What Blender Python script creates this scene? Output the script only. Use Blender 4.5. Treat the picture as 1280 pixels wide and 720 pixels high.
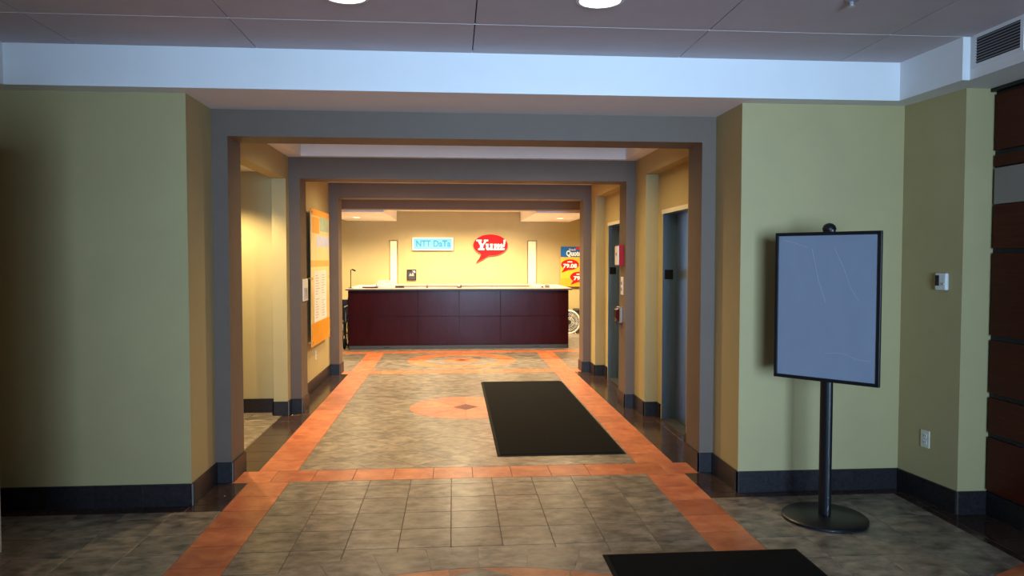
import bpy, bmesh, math, random
from mathutils import Vector, Matrix
random.seed(7)
PI = math.pi
for o in list(bpy.data.objects): bpy.data.objects.remove(o)
scene = bpy.context.scene
COL = scene.collection

# ------------------------------------------------------------------ camera
cam_d = bpy.data.cameras.new('camera'); cam = bpy.data.objects.new('camera', cam_d); COL.objects.link(cam)
cam_d.sensor_fit = 'HORIZONTAL'; cam_d.sensor_width = 36.0; cam_d.lens = 926.5 / 1280 * 36.0
cam_d.clip_start = 0.05; cam_d.clip_end = 200
PIT, YAW, ROLL, CAM_H = 0.0379923, 0.0787405, 0.00076477, 1.6695
cam.matrix_world = (Matrix.Translation((0, 0, CAM_H)) @ Matrix.Rotation(-YAW, 4, 'Z')
                    @ Matrix.Rotation(PI / 2 - PIT, 4, 'X') @ Matrix.Rotation(ROLL, 4, 'Z'))
scene.camera = cam

# ------------------------------------------------------------------ world, daylight, exposure
world = bpy.data.worlds.new('world'); scene.world = world; world.use_nodes = True
bg = world.node_tree.nodes['Background']; bg.inputs[0].default_value = (0.52, 0.72, 1.0, 1); bg.inputs[1].default_value = 1.0
vs = scene.view_settings
vs.view_transform = 'Standard'; vs.look = 'None'; vs.gamma = 1.0; vs.use_curve_mapping = False
vs.exposure = 0.0

def area_light(name, loc, rot, sx, sy, energy, color, spread=PI):
    d = bpy.data.lights.new(name, 'AREA'); d.shape = 'RECTANGLE'; d.size = sx; d.size_y = sy
    d.energy = energy; d.color = color; d.spread = spread
    o = bpy.data.objects.new(name, d); o.location = loc; o.rotation_euler = rot; COL.objects.link(o); return o
# daylight entering through an unseen glazed front, invented behind the camera as its source
DAY = (0.47, 0.68, 1.0)
area_light('daylight', (0.90, -4.45, 1.55), (PI / 2, 0, 0), 2.5, 2.7, 150, DAY, 0.95)
WARM = (1.0, 0.76, 0.40); WARM2 = (1.0, 0.79, 0.48)

# ------------------------------------------------------------------ helpers
def tag(o, label=None, cat=None, group=None, kind=None):
    if label: o['label'] = label
    if cat: o['category'] = cat
    if group: o['group'] = group
    if kind: o['kind'] = kind
    return o

MATS = {}
def mat(name, col, rough=0.6, metal=0.0, var=0.0, scale=8.0, col2=None, bump=0.0, bscale=60.0, rand=0.0,
        emit=None, estr=0.0, spec=0.5, coat=0.0, stretch=(1, 1, 1), detail=5.0):
    m = bpy.data.materials.new(name); m.use_nodes = True
    nt = m.node_tree; b = nt.nodes['Principled BSDF']
    b.inputs['Base Color'].default_value = (*col, 1); b.inputs['Roughness'].default_value = rough
    b.inputs['Metallic'].default_value = metal; b.inputs['Specular IOR Level'].default_value = spec
    if coat: b.inputs['Coat Weight'].default_value = coat; b.inputs['Coat Roughness'].default_value = 0.05
    if emit: b.inputs['Emission Color'].default_value = (*emit, 1); b.inputs['Emission Strength'].default_value = estr
    if var or bump or rand or col2:
        g = nt.nodes.new('ShaderNodeNewGeometry'); oi = nt.nodes.new('ShaderNodeObjectInfo')
        sc = nt.nodes.new('ShaderNodeVectorMath'); sc.operation = 'MULTIPLY'; sc.inputs[1].default_value = stretch
        nt.links.new(g.outputs['Position'], sc.inputs[0])
        ad = nt.nodes.new('ShaderNodeVectorMath'); ad.operation = 'ADD'
        mu = nt.nodes.new('ShaderNodeMath'); mu.operation = 'MULTIPLY'; mu.inputs[1].default_value = 37.0 if rand else 0.0
        nt.links.new(oi.outputs['Random'], mu.inputs[0])
        nt.links.new(sc.outputs[0], ad.inputs[0]); nt.links.new(mu.outputs[0], ad.inputs[1])
        n = nt.nodes.new('ShaderNodeTexNoise'); n.inputs['Scale'].default_value = scale; n.inputs['Detail'].default_value = detail
        n.inputs['Roughness'].default_value = 0.62
        nt.links.new(ad.outputs[0], n.inputs['Vector'])
        r = nt.nodes.new('ShaderNodeValToRGB')
        c2 = col2 or tuple(max(0, c * (1 - var)) for c in col)
        c1 = col if col2 else tuple(min(1, c * (1 + var)) for c in col)
        r.color_ramp.elements[0].position = 0.34; r.color_ramp.elements[1].position = 0.68
        r.color_ramp.elements[0].color = (*c2, 1); r.color_ramp.elements[1].color = (*c1, 1)
        nt.links.new(n.outputs['Fac'], r.inputs[0])
        out = r.outputs[0]
        if rand:
            hs = nt.nodes.new('ShaderNodeHueSaturation')
            mr = nt.nodes.new('ShaderNodeMapRange'); mr.inputs['To Min'].default_value = 1 - rand; mr.inputs['To Max'].default_value = 1 + rand
            nt.links.new(oi.outputs['Random'], mr.inputs['Value']); nt.links.new(mr.outputs[0], hs.inputs['Value'])
            nt.links.new(out, hs.inputs['Color']); out = hs.outputs[0]
        nt.links.new(out, b.inputs['Base Color'])
        if bump:
            n2 = nt.nodes.new('ShaderNodeTexNoise'); n2.inputs['Scale'].default_value = bscale; n2.inputs['Detail'].default_value = 3
            nt.links.new(ad.outputs[0], n2.inputs['Vector'])
            bp = nt.nodes.new('ShaderNodeBump'); bp.inputs['Strength'].default_value = bump; bp.inputs['Distance'].default_value = 0.01
            nt.links.new(n2.outputs['Fac'], bp.inputs['Height']); nt.links.new(bp.outputs[0], b.inputs['Normal'])
    MATS[name] = m; return m

M_wall = mat('cream paint', (0.44, 0.355, 0.170), 0.62, var=0.03, scale=2.5, bump=0.06, bscale=180, spec=0.3)
M_white = mat('white paint', (0.86, 0.84, 0.83), 0.7, var=0.02, scale=2, bump=0.04, bscale=160, spec=0.25)
M_panel = mat('ceiling panel', (0.60, 0.52, 0.535), 0.8, var=0.03, scale=4, bump=0.1, bscale=240, spec=0.2, rand=0.03)
M_grey = mat('taupe portal paint', (0.150, 0.108, 0.080), 0.6, var=0.04, scale=3, bump=0.06, bscale=180, spec=0.3)
M_grout = mat('grout', (0.17, 0.145, 0.12), 0.85, var=0.15, scale=20)
M_slate = mat('grey slate tile', (0.33, 0.265, 0.20), 0.30, col2=(0.082, 0.072, 0.060), scale=8.5, bump=0.12, bscale=26, rand=0.14, stretch=(1, 1.5, 1), detail=7, spec=0.45)
M_terra = mat('terracotta tile', (0.62, 0.205, 0.080), 0.33, col2=(0.40, 0.090, 0.034), scale=7, bump=0.1, bscale=30, rand=0.12, spec=0.45)
M_umber = mat('brown inlay tile', (0.12, 0.024, 0.010), 0.5, spec=0.15, var=0.2, scale=9, rand=0.05)
M_gran = mat('dark polished granite', (0.080, 0.044, 0.032), 0.16, col2=(0.020, 0.012, 0.010), scale=38, rand=0.15, spec=0.5, detail=3)
M_base = mat('black granite', (0.022, 0.016, 0.018), 0.42, col2=(0.005, 0.004, 0.005), scale=45, rand=0.12, spec=0.4, detail=3)
M_black = mat('black satin', (0.006, 0.006, 0.007), 0.38, spec=0.4)
M_mat = mat('black carpet', (0.006, 0.006, 0.0065), 0.95, var=0.5, scale=220, bump=0.8, bscale=500, spec=0.1)
M_rub = mat('black rubber', (0.006, 0.006, 0.006), 0.8, spec=0.1)
M_cherry = mat('cherry veneer', (0.075, 0.011, 0.004), 0.36, col2=(0.045, 0.006, 0.003), scale=5, stretch=(0.6, 0.6, 9), spec=0.15, rand=0.06)
M_desk = mat('mahogany laminate', (0.028, 0.0035, 0.004), 0.22, col2=(0.018, 0.0022, 0.0028), scale=4, stretch=(7, 1, 0.7), spec=0.10)
M_kick = mat('charcoal kick', (0.03, 0.028, 0.026), 0.5)
M_peach = mat('peach laminate', (0.52, 0.36, 0.27), 0.4, var=0.03, scale=6)
M_alu = mat('brushed aluminium', (0.62, 0.60, 0.58), 0.35, metal=0.8, var=0.04, scale=10, stretch=(1, 1, 14))
M_band = mat('pale metal band', (0.27, 0.235, 0.21), 0.5, var=0.04, scale=6)
M_steel = mat('brushed steel', (0.31, 0.43, 0.56), 0.34, metal=1.0, var=0.08, scale=8, stretch=(30, 30, 0.6), detail=3)
M_chrome = mat('chrome', (0.8, 0.8, 0.8), 0.12, metal=1.0)
M_plastic = mat('white plastic', (0.72, 0.70, 0.66), 0.4)
M_ivory = mat('ivory plastic', (0.70, 0.66, 0.52), 0.4)
M_red = mat('red', (0.36, 0.006, 0.010), 0.5, spec=0.15)
M_dkred = mat('dark red', (0.040, 0.005, 0.006), 0.35, spec=0.3)
M_sheet = mat('blue grey plastic sheet', (0.215, 0.24, 0.30), 0.30, var=0.06, scale=3, spec=0.5, coat=0.3, stretch=(1, 1, .4))
M_scr = mat('pale crease', (0.33, 0.36, 0.42), 0.35)
M_orange = mat('orange print', (0.85, 0.36, 0.03), 0.35, var=0.06, scale=3)
M_yel = mat('yellow print', (0.80, 0.44, 0.04), 0.35, var=0.08, scale=2)
M_acryl = mat('pale yellow acrylic', (0.80, 0.60, 0.25), 0.3, var=0.05, scale=2)
M_line = mat('pale ink', (0.50, 0.44, 0.44), 0.7)
M_paper = mat('white paper', (0.80, 0.77, 0.74), 0.6)
M_ink = mat('grey ink', (0.30, 0.28, 0.30), 0.7)
M_teal = mat('teal print', (0.36, 0.50, 0.36), 0.4, var=0.2, scale=9)
M_lilac = mat('pale blue print', (0.52, 0.58, 0.85), 0.4, var=0.08, scale=9)
M_blue = mat('blue print', (0.008, 0.12, 0.46), 0.5, spec=0.2)
M_cyan = mat('pale cyan light box', (0.13, 0.40, 0.60), 0.5, emit=(0.30, 0.70, 0.95), estr=0.10, spec=0.2)
M_cyan2 = mat('cyan letter', (0.05, 0.25, 0.50), 0.5, spec=0.2)
M_logo = mat('logo red', (0.70, 0.008, 0.012), 0.6, spec=0.12)
M_logow = mat('logo white', (0.9, 0.88, 0.86), 0.4)
M_lens = mat('downlight lens', (0.9, 0.9, 0.9), 0.4, emit=(1.0, 0.97, 0.93), estr=6.0)
M_lensw = mat('warm downlight lens', (0.9, 0.8, 0.6), 0.4, emit=(1.0, 0.80, 0.55), estr=6.0)
M_pale = mat('pale slot panel', (0.86, 0.82, 0.52), 0.5)
M_dark = mat('dark slot', (0.015, 0.015, 0.016), 0.7)
M_vinyl = mat('dark vinyl', (0.018, 0.017, 0.02), 0.45, var=0.1, scale=30)
M_glassy = bpy.data.materials.new('window glass'); M_glassy.use_nodes = True
_nt = M_glassy.node_tree; _nt.nodes.clear()
_o = _nt.nodes.new('ShaderNodeOutputMaterial'); _mx = _nt.nodes.new('ShaderNodeMixShader'); _tr = _nt.nodes.new('ShaderNodeBsdfTransparent'); _gl = _nt.nodes.new('ShaderNodeBsdfGlossy')
_gl.inputs['Roughness'].default_value = 0.02; _mx.inputs[0].default_value = 0.07; _tr.inputs[0].default_value = (0.93, 0.97, 0.97, 1)
_nt.links.new(_tr.outputs[0], _mx.inputs[1]); _nt.links.new(_gl.outputs[0], _mx.inputs[2]); _nt.links.new(_mx.outputs[0], _o.inputs[0])

class B:
    """collects shapes for one mesh"""
    def __init__(s): s.v = []; s.f = []; s.sm = []
    def raw(s, vs_, fs, smooth=False):
        n = len(s.v); s.v += [tuple(p) for p in vs_]
        for f in fs: s.f.append(tuple(i + n for i in f)); s.sm.append(smooth)
        return s
    def box(s, x0, x1, y0, y1, z0, z1):
        return s.prism([(x0, y0), (x1, y0), (x1, y1), (x0, y1)], z0, z1)
    def prism(s, poly, z0, z1):
        n = len(poly)
        a = sum(poly[i][0] * poly[(i + 1) % n][1] - poly[(i + 1) % n][0] * poly[i][1] for i in range(n))
        if a < 0: poly = poly[::-1]
        vs_ = [(x, y, z0) for x, y in poly] + [(x, y, z1) for x, y in poly]
        fs = [tuple(range(n - 1, -1, -1)), tuple(range(n, 2 * n))] + [(i, (i + 1) % n, n + (i + 1) % n, n + i) for i in range(n)]
        return s.raw(vs_, fs)
    def plate(s, poly, y0, y1):          # outline in x,z, thickness along y (y0 nearer the camera)
        n = len(poly)
        a = sum(poly[i][0] * poly[(i + 1) % n][1] - poly[(i + 1) % n][0] * poly[i][1] for i in range(n))
        if a < 0: poly = poly[::-1]
        vs_ = [(x, y0, z) for x, z in poly] + [(x, y1, z) for x, z in poly]
        fs = [tuple(range(n)), tuple(range(2 * n - 1, n - 1, -1))] + [((i + 1) % n, i, n + i, n + (i + 1) % n) for i in range(n)]
        return s.raw(vs_, fs)
    def bevbox(s, x0, x1, y0, y1, z0, z1, r):
        bm = bmesh.new(); bmesh.ops.create_cube(bm, size=1)
        for v in bm.verts: v.co = Vector(((x0 + x1) / 2 + v.co.x * (x1 - x0), (y0 + y1) / 2 + v.co.y * (y1 - y0), (z0 + z1) / 2 + v.co.z * (z1 - z0)))
        bmesh.ops.bevel(bm, geom=bm.edges[:], offset=r, segments=2, profile=0.5, affect='EDGES')
        bm.verts.index_update()
        s.raw([v.co[:] for v in bm.verts], [[v.index for v in f.verts] for f in bm.faces]); bm.free(); return s
    def lathe(s, prof, seg=32, c=(0, 0, 0), axis='Z', smooth=True):   # prof: (r, h)
        vs_, fs = [], []
        for r, h in prof:
            for k in range(seg):
                a = 2 * PI * k / seg; p = (r * math.cos(a), r * math.sin(a), h)
                if axis == 'Y': p = (p[0], h, p[1])
                if axis == 'X': p = (h, p[0], p[1])
                vs_.append((c[0] + p[0], c[1] + p[1], c[2] + p[2]))
        for i in range(len(prof) - 1):
            for k in range(seg):
                a, b_ = i * seg + k, i * seg + (k + 1) % seg
                fs.append((a, b_, b_ + seg, a + seg))
        fs.append(tuple(range(seg - 1, -1, -1))); fs.append(tuple(range((len(prof) - 1) * seg, len(prof) * seg)))
        if axis == 'Y': fs = [f[::-1] for f in fs]
        return s.raw(vs_, fs, smooth)
    def tube(s, pts, r, seg=10, closed=False):
        pts = [Vector(p) for p in pts]; n = len(pts); vs_, fs = [], []
        up = None
        for i, p in enumerate(pts):
            if closed: t = pts[(i + 1) % n] - pts[i - 1]
            else: t = pts[min(i + 1, n - 1)] - pts[max(i - 1, 0)]
            t.normalize()
            if up is None: up = t.orthogonal().normalized()
            u = (up - t * up.dot(t))
            u = u.normalized() if u.length > 1e-5 else t.orthogonal().normalized()
            up = u; w = t.cross(u)
            for k in range(seg):
                a = 2 * PI * k / seg; vs_.append(p + (u * math.cos(a) + w * math.sin(a)) * r)
        for i in range(n if closed else n - 1):
            j = (i + 1) % n
            for k in range(seg): fs.append((i * seg + k, i * seg + (k + 1) % seg, j * seg + (k + 1) % seg, j * seg + k))
        if not closed: fs += [tuple(range(seg - 1, -1, -1)), tuple(range((n - 1) * seg, n * seg))]
        return s.raw(vs_, fs, True)
    def mesh(s, name, m):
        me = bpy.data.meshes.new(name); me.from_pydata(s.v, [], s.f); me.materials.append(m)
        me.polygons.foreach_set('use_smooth', s.sm)
        me.validate(); 
        if any(s.sm):
            bm = bmesh.new(); bm.from_mesh(me)
            for e in bm.edges:
                if len(e.link_faces) == 2 and e.calc_face_angle(0) > 0.7: e.smooth = False
            bm.to_mesh(me); bm.free()
        me.update(); return me
    def obj(s, name, m, parent=None, loc=None):
        o = bpy.data.objects.new(name, s.mesh(name, m)); COL.objects.link(o)
        if parent: o.parent = parent
        if loc: o.location = loc
        return o

def empty(name, loc=(0, 0, 0), rz=0, label=None, cat=None, group=None):
    o = bpy.data.objects.new(name, None); o.empty_display_size = 0.1; COL.objects.link(o)
    o.location = loc; o.rotation_euler = (0, 0, rz); tag(o, label, cat, group); return o
def struct(name, b, m, label, cat):
    return tag(b.obj(name, m), label, cat, kind='structure')
def box(*a): return B().box(*a)
def copy_tree(o, parent=None):
    c = o.copy(); COL.objects.link(c); c.parent = parent
    for ch in list(o.children): copy_tree(ch, c)
    return c
def downspot(name, loc, energy, color=WARM, size=2.4, blend=0.8, rad=0.06, parent=None):
    d = bpy.data.lights.new(name, 'SPOT'); d.energy = energy; d.color = color; d.spot_size = size; d.spot_blend = blend; d.shadow_soft_size = rad
    o = bpy.data.objects.new(name, d); o.location = loc; COL.objects.link(o)
    if parent: o.parent = parent
    return o

# ------------------------------------------------------------------ floor with its tiles
T = 0.3048
CX = 0.135                                # centre line of the corridor
LO, LI, RI, RO = -1.537, -1.232, 1.495, 1.80     # outer and inner edges of the terracotta borders
floor = struct('floor', box(-4.4, 4.5, -4.5, 17.4, -0.12, -0.004), M_grout, 'tiled lobby floor of grey, terracotta and dark stone', 'floor')

def clip(poly, x0, x1, y0, y1):
    def cut(p, ins, inter):
        out = []
        for i in range(len(p)):
            a, b_ = p[i - 1], p[i]
            if ins(b_):
                if not ins(a): out.append(inter(a, b_))
                out.append(b_)
            elif ins(a): out.append(inter(a, b_))
        return out
    def ix(v): return lambda a, b_: (v, a[1] + (b_[1] - a[1]) * (v - a[0]) / (b_[0] - a[0]))
    def iy(v): return lambda a, b_: (a[0] + (b_[0] - a[0]) * (v - a[1]) / (b_[1] - a[1]), v)
    for ins, it in ((lambda q: q[0] >= x0, ix(x0)), (lambda q: q[0] <= x1, ix(x1)), (lambda q: q[1] >= y0, iy(y0)), (lambda q: q[1] <= y1, iy(y1))):
        poly = cut(poly, ins, it)
        if len(poly) < 3: return []
    return poly
def area(p): return 0.5 * sum(p[i - 1][0] * p[i][1] - p[i][0] * p[i - 1][1] for i in range(len(p)))
def tile_geo(b, poly, top=0.0, gap=0.0022, ch=0.0016, bot=-0.008):
    """one tile: outline shrunk by half the joint, with a small chamfer round its top"""
    n = len(poly)
    cx = sum(p[0] for p in poly) / n; cy = sum(p[1] for p in poly) / n
    def off(d):
        res = []
        for i in range(n):
            p0, p1, p2 = Vector(poly[i - 1]), Vector(poly[i]), Vector(poly[(i + 1) % n])
            e1, e2 = (p1 - p0), (p2 - p1)
            if e1.length < 1e-6 or e2.length < 1e-6: res.append(p1); continue
            n1 = Vector((-e1.y, e1.x)).normalized(); n2 = Vector((-e2.y, e2.x)).normalized()
            k = (n1 + n2); k = k / max(0.3, k.dot(n1)) if k.length > 1e-6 else n1
            res.append(p1 + k * d)
        return res
    if area(poly) < 0: poly[:] = poly[::-1]
    a, c = off(gap), off(gap + ch)
    vs_ = [(p.x, p.y, bot) for p in a] + [(p.x, p.y, top - ch) for p in a] + [(p.x, p.y, top) for p in c]
    fs = [tuple(range(2 * n, 3 * n))]
    for r in (0, n): fs += [(r + i, r + (i + 1) % n, r + n + (i + 1) % n, r + n + i) for i in range(n)]
    b.raw(vs_, fs)
TILE_CACHE = {}
def lay(name, poly, m, top=0.0):
    """one tile as its own object; whole tiles share mesh data"""
    n = len(poly); cx = sum(p[0] for p in poly) / n; cy = sum(p[1] for p in poly) / n
    loc = [(round(p[0] - cx, 4), round(p[1] - cy, 4)) for p in poly]
    key = (name, m.name, top, tuple(loc))
    if key not in TILE_CACHE:
        dg = any(abs(loc[i][0] - loc[i - 1][0]) > .01 and abs(loc[i][1] - loc[i - 1][1]) > .01 for i in range(n))
        b = B(); tile_geo(b, list(loc), top, .0009 if dg and name == 'grey_tile' else .002, .0008 if dg else .0014); TILE_CACHE[key] = b.mesh(name, m)
    o = bpy.data.objects.new(name, TILE_CACHE[key]); COL.objects.link(o); o.parent = floor; o.location = (cx, cy, 0); return o

def grid(x0, x1, y0, y1, px, py, diag=False):
    res = []
    if not diag:
        i0 = math.floor((x0 - px) / T); i1 = math.ceil((x1 - px) / T); j0 = math.floor((y0 - py) / T); j1 = math.ceil((y1 - py) / T)
        for j in range(j0, j1):
            for i in range(i0, i1):
                a, b_ = px + i * T, py + j * T
                p = clip([(a, b_), (a + T, b_), (a + T, b_ + T), (a, b_ + T)], x0, x1, y0, y1)
                if p and abs(area(p)) > 0.0012: res.append(p)
    else:
        s = T / math.sqrt(2)
        for j in range(math.floor((y0 - py) / s) - 1, math.ceil((y1 - py) / s) + 2):
            for i in range(math.floor((x0 - px) / s) - 1, math.ceil((x1 - px) / s) + 2):
                if (i + j) % 2: continue
                a, b_ = px + i * s, py + j * s
                p = clip([(a - s, b_), (a, b_ - s), (a + s, b_), (a, b_ + s)], x0, x1, y0, y1)
                if p and abs(area(p)) > 0.0012: res.append(p)
    return res
PX, PY = -0.629, 4.88
grey = []
grey += grid(-3.03, LO, -4.2, 5.0, PX, PY) + grid(LI, RI, -4.2, 5.624, PX, PY) + grid(RO, 3.14, -4.2, 5.02, PX, PY)
grey += grid(LI, RI, 5.929, 10.92, CX, 8.37, True)
grey += grid(-4.2, -1.835, 5.98, 8.24, PX, 6.0)
grey += grid(LI, RI, 11.23, 13.29, CX, 12.3, True) + grid(-4.0, LO, 11.23, 13.29, CX, 12.3, True) + grid(RO, 4.3, 11.23, 13.29, CX, 12.3, True)
grey += grid(-4.0, 4.3, 13.60, 17.1, CX, 12.3, True)
def seen(p):
    cx = sum(q[0] for q in p) / len(p); cy = sum(q[1] for q in p) / len(p)
    return cy > 3.45 and -0.62 * cy - 0.1 < cx < 0.80 * cy + 0.1
front = sorted([p for p in grey if seen(p)], key=lambda p: min(q[1] for q in p))
chosen = front[:298]; ids = {id(p) for p in chosen}
for p in chosen: lay('grey_tile', p, M_slate)
bb = B()
for p in grey:
    if id(p) not in ids: tile_geo(bb, list(p), 0.0, .001, .0008)
tag(bb.obj('tile_field', M_slate, floor), kind='stuff')
# terracotta borders
def strip_tiles(x0, x1, y0, y1, py):
    for p in grid_y(x0, x1, y0, y1, py): lay('border_tile', p, M_terra)
def grid_y(x0, x1, y0, y1, py):
    res = []
    for j in range(math.floor((y0 - py) / T), math.ceil((y1 - py) / T)):
        p = clip([(x0, py + j * T), (x1, py + j * T), (x1, py + (j + 1) * T), (x0, py + (j + 1) * T)], x0, x1, y0, y1)
        if p and abs(area(p)) > 0.002: res.append(p)
    return res
for (a, b_) in ((LO, LI), (RI, RO)):
    strip_tiles(a, b_, 2.6, 5.624, 5.294); strip_tiles(a, b_, 5.929, 10.92, 5.929); strip_tiles(a, b_, 11.23, 13.29, 11.23)
    bb2 = B()
    for p in grid_y(a, b_, -4.2, 2.6, 5.294): tile_geo(bb2, p)
    tag(bb2.obj('border_field', M_terra, floor), kind='stuff')
for (y0, x0, x1) in ((5.624, -1.66, 1.92), (10.92, -1.66, 1.92), (13.29, -2.5, 2.77)):
    for i in range(-12, 15):
        a = -0.77 + i * T
        p = clip([(a, y0), (a + T, y0), (a + T, y0 + T), (a, y0 + T)], x0, x1, y0, y0 + T)
        if p and abs(area(p)) > 0.002: lay('border_tile', p, M_terra)
lay('border_tile', [(2.70, 3.44), (2.97, 3.30), (3.25, 3.83), (3.13, 3.79), (2.86, 3.66)], M_terra, 0.0012)
# dark granite margins along the walls
def gran(x0, x1, y0, y1, px, py):
    for p in grid(x0, x1, y0, y1, px, py): lay('granite_tile', p, M_gran)
gran(-3.03, LO, 5.0, 5.13, -3.0, 5.0); gran(-1.775, LO, 5.13, 5.624, -1.84, 5.014)
gran(RO, 3.25, 5.02, 5.13, 1.8, 5.0); gran(RO, 2.034, 5.13, 5.624, 1.8, 5.014); gran(3.14, 3.5, 2.6, 5.02, 3.1952, 2.6)
gran(-1.835, LO, 5.929, 10.92, -1.8418, 5.929); gran(RO, 2.31, 5.929, 10.92, 1.8, 5.929)
# medallions
def ring(cx, cy, r0, r1, n, m, name='medallion_tile', top=0.0012, a0=0.0, skip=()):
    for k in range(n):
        if k in skip: continue
        t0, t1 = a0 + 2 * PI * k / n, a0 + 2 * PI * (k + 1) / n
        st = 3
        outer = [(cx + r1 * math.cos(t0 + (t1 - t0) * i / st), cy + r1 * math.sin(t0 + (t1 - t0) * i / st)) for i in range(st + 1)]
        inner = [(cx + r0 * math.cos(t1 - (t1 - t0) * i / st), cy + r0 * math.sin(t1 - (t1 - t0) * i / st)) for i in range(st + 1)] if r0 > 0 else [(cx, cy)]
        lay(name, outer + inner, m, top)
ring(CX, 8.37, 0, 0.635, 8, M_terra)
lay('diamond_inlay', [(CX - .145, 8.37), (CX, 8.205), (CX + .145, 8.37), (CX, 8.535)], M_umber, 0.002)
ring(CX, 12.30, 0.60, 0.90, 16, M_terra); ring(CX, 12.30, 0.30, 0.60, 12, M_slate); ring(CX, 12.30, 0, 0.30, 4, M_terra)
lay('diamond_inlay', [(CX - .135, 12.3), (CX, 12.165), (CX + .135, 12.3), (CX, 12.435)], M_umber, 0.002)
ring(CX, 2.16, 1.80, 2.105, 44, M_slate, a0=PI / 2); ring(CX, 2.16, 1.50, 1.80, 34, M_terra, a0=PI / 2 + PI / 34)
for k in range(4):
    a = PI / 2 * k; u = Vector((math.cos(a), math.sin(a))); w = Vector((-u.y, u.x)); c = Vector((CX, 2.16)) + u * 1.625
    lay('diamond_inlay', [tuple(c + u * .175), tuple(c + w * .27), tuple(c - u * .175), tuple(c - w * .27)], M_slate, 0.002)

# ------------------------------------------------------------------ walls, portals, ceilings
ZS, ZC = 2.776, 3.038      # soffit underside, lobby ceiling
struct('wall_left', box(-4.4, -1.775, 5.13, 5.98, -0.05, 3.3), M_wall, 'cream painted wall left of the corridor mouth', 'wall')
struct('wall_left_side', box(-3.2, -3.03, -4.3, 5.13, -0.05, 3.3), M_wall, 'cream side wall of the lobby at the left edge', 'wall')
struct('wall_left_shade_pier', B().prism([(-3.03, 3.35), (-2.578, 3.35), (-2.578, 4.392), (-3.03, 4.392)], -0.05, 2.42), M_white, 'white pier invented at the left edge to shade the wall', 'wall')  # pier made up as an occluder, darkens the left wall
struct('wall_left_light_block', box(-3.03, -2.09, 3.17, 3.35, -0.05, 2.42), M_wall, 'unseen cream partition stub added to shade the left wall', 'wall')  # out-of-view stub added to keep daylight off the left wall
struct('wall_right', B().prism([(2.034, 5.13), (3.234, 5.13), (3.295, 4.57), (3.50, 4.57), (3.50, 5.98), (2.034, 5.98)], -0.05, 3.3), M_wall,
       'cream wall block right of the corridor mouth behind the sign stand', 'wall')
struct('wall_back', box(-3.2, -0.6, -4.4, -4.2, -0.05, 3.3).box(2.4, 3.8, -4.4, -4.2, -0.05, 3.3).box(-0.6, 2.4, -4.4, -4.2, 2.95, 3.3).box(-0.6, 2.4, -4.4, -4.2, -0.05, 0.12), M_wall,
       'cream entrance wall round the invented glazed front', 'wall')
for i in range(2):  # unseen window bays, invented to account for the daylight
    x0 = -0.6 + 1.5 * i
    w = struct('window_%d' % (i + 1), box(x0, x0 + .05, -4.37, -4.25, .12, 2.95).box(x0 + 1.45, x0 + 1.5, -4.37, -4.25, .12, 2.95).box(x0, x0 + 1.5, -4.37, -4.25, .12, .19).box(x0, x0 + 1.5, -4.37, -4.25, 2.88, 2.95), M_alu,
               'aluminium framed window bay of the invented, unseen entrance front', 'window')
    w['group'] = 'invented window bays of the entrance front'
    box(x0 + .05, x0 + 1.45, -4.315, -4.305, .19, 2.88).obj('pane', M_glassy, w)

def portal(name, y0, y1, zb, xl, xr, xlo, xro, label, zt=ZS):
    b = B()
    b.plate([(xlo, -0.05), (xl, -0.05), (xl, zb), (xr, zb), (xr, -0.05), (xro, -0.05), (xro, zt), (xlo, zt)], y0, y1)
    return struct(name, b, M_grey, label, 'portal')
portal('trim_1', 5.65, 5.98, 2.580, -1.660, 1.925, -1.778, 2.040, 'taupe portal frame at the mouth of the corridor')
portal('trim_2', 8.20, 8.53, 2.545, -1.655, 1.930, -1.778, 2.040, 'taupe portal frame carrying the call buttons and fire alarm')
portal('trim_3', 10.88, 11.20, 2.562, -1.655, 1.918, -4.0, 4.3, 'taupe portal frame opening into the reception')
struct('trim_4', box(-4.0, 4.3, 13.55, 13.85, 2.585, ZS), M_grey, 'taupe beam above the reception counter', 'beam')

# soffit round the lobby ceiling
struct('ceiling_soffit', B().box(-3.2, 3.6, 4.97, 5.66, ZS, 3.3).box(-3.2, -2.836, -4.3, 4.97, ZS, 3.3)
       .prism([(3.093, 4.97), (3.120, 4.37), (3.168, 4.37), (3.168, -4.3), (3.75, -4.3), (3.75, 4.97)], ZS, 3.3), M_white,
       'white dropped soffit round the lobby ceiling', 'soffit')
ceil_l = struct('ceiling', box(-2.9, 3.25, -4.3, 5.0, ZC + 0.02, ZC + 0.14), M_dark, 'panelled lobby ceiling', 'ceiling')
xs = [-2.84, -2.39, -1.268, 0.127, 1.523, 2.65, 3.17]; yj = [4.97, 4.37] + [4.37 - 1.395 * k for k in range(1, 7)]
for i in range(len(xs) - 1):
    for j in range(len(yj) - 1):
        x0, x1, y1, y0 = xs[i], xs[i + 1], yj[j], yj[j + 1]
        if i == 5 and j == 0: x1 = 3.12
        box(x0 + .0035, x1 - .0035, y0 + .001, y1 - .001, ZC, ZC + .02).obj('ceiling_panel', M_panel, ceil_l)
for j in range(1, len(yj)):
    box(-2.84, 3.165, yj[j] - .0022, yj[j] + .0022, ZC - .001, ZC + .004).obj('joint_strip', M_white, ceil_l)

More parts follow.
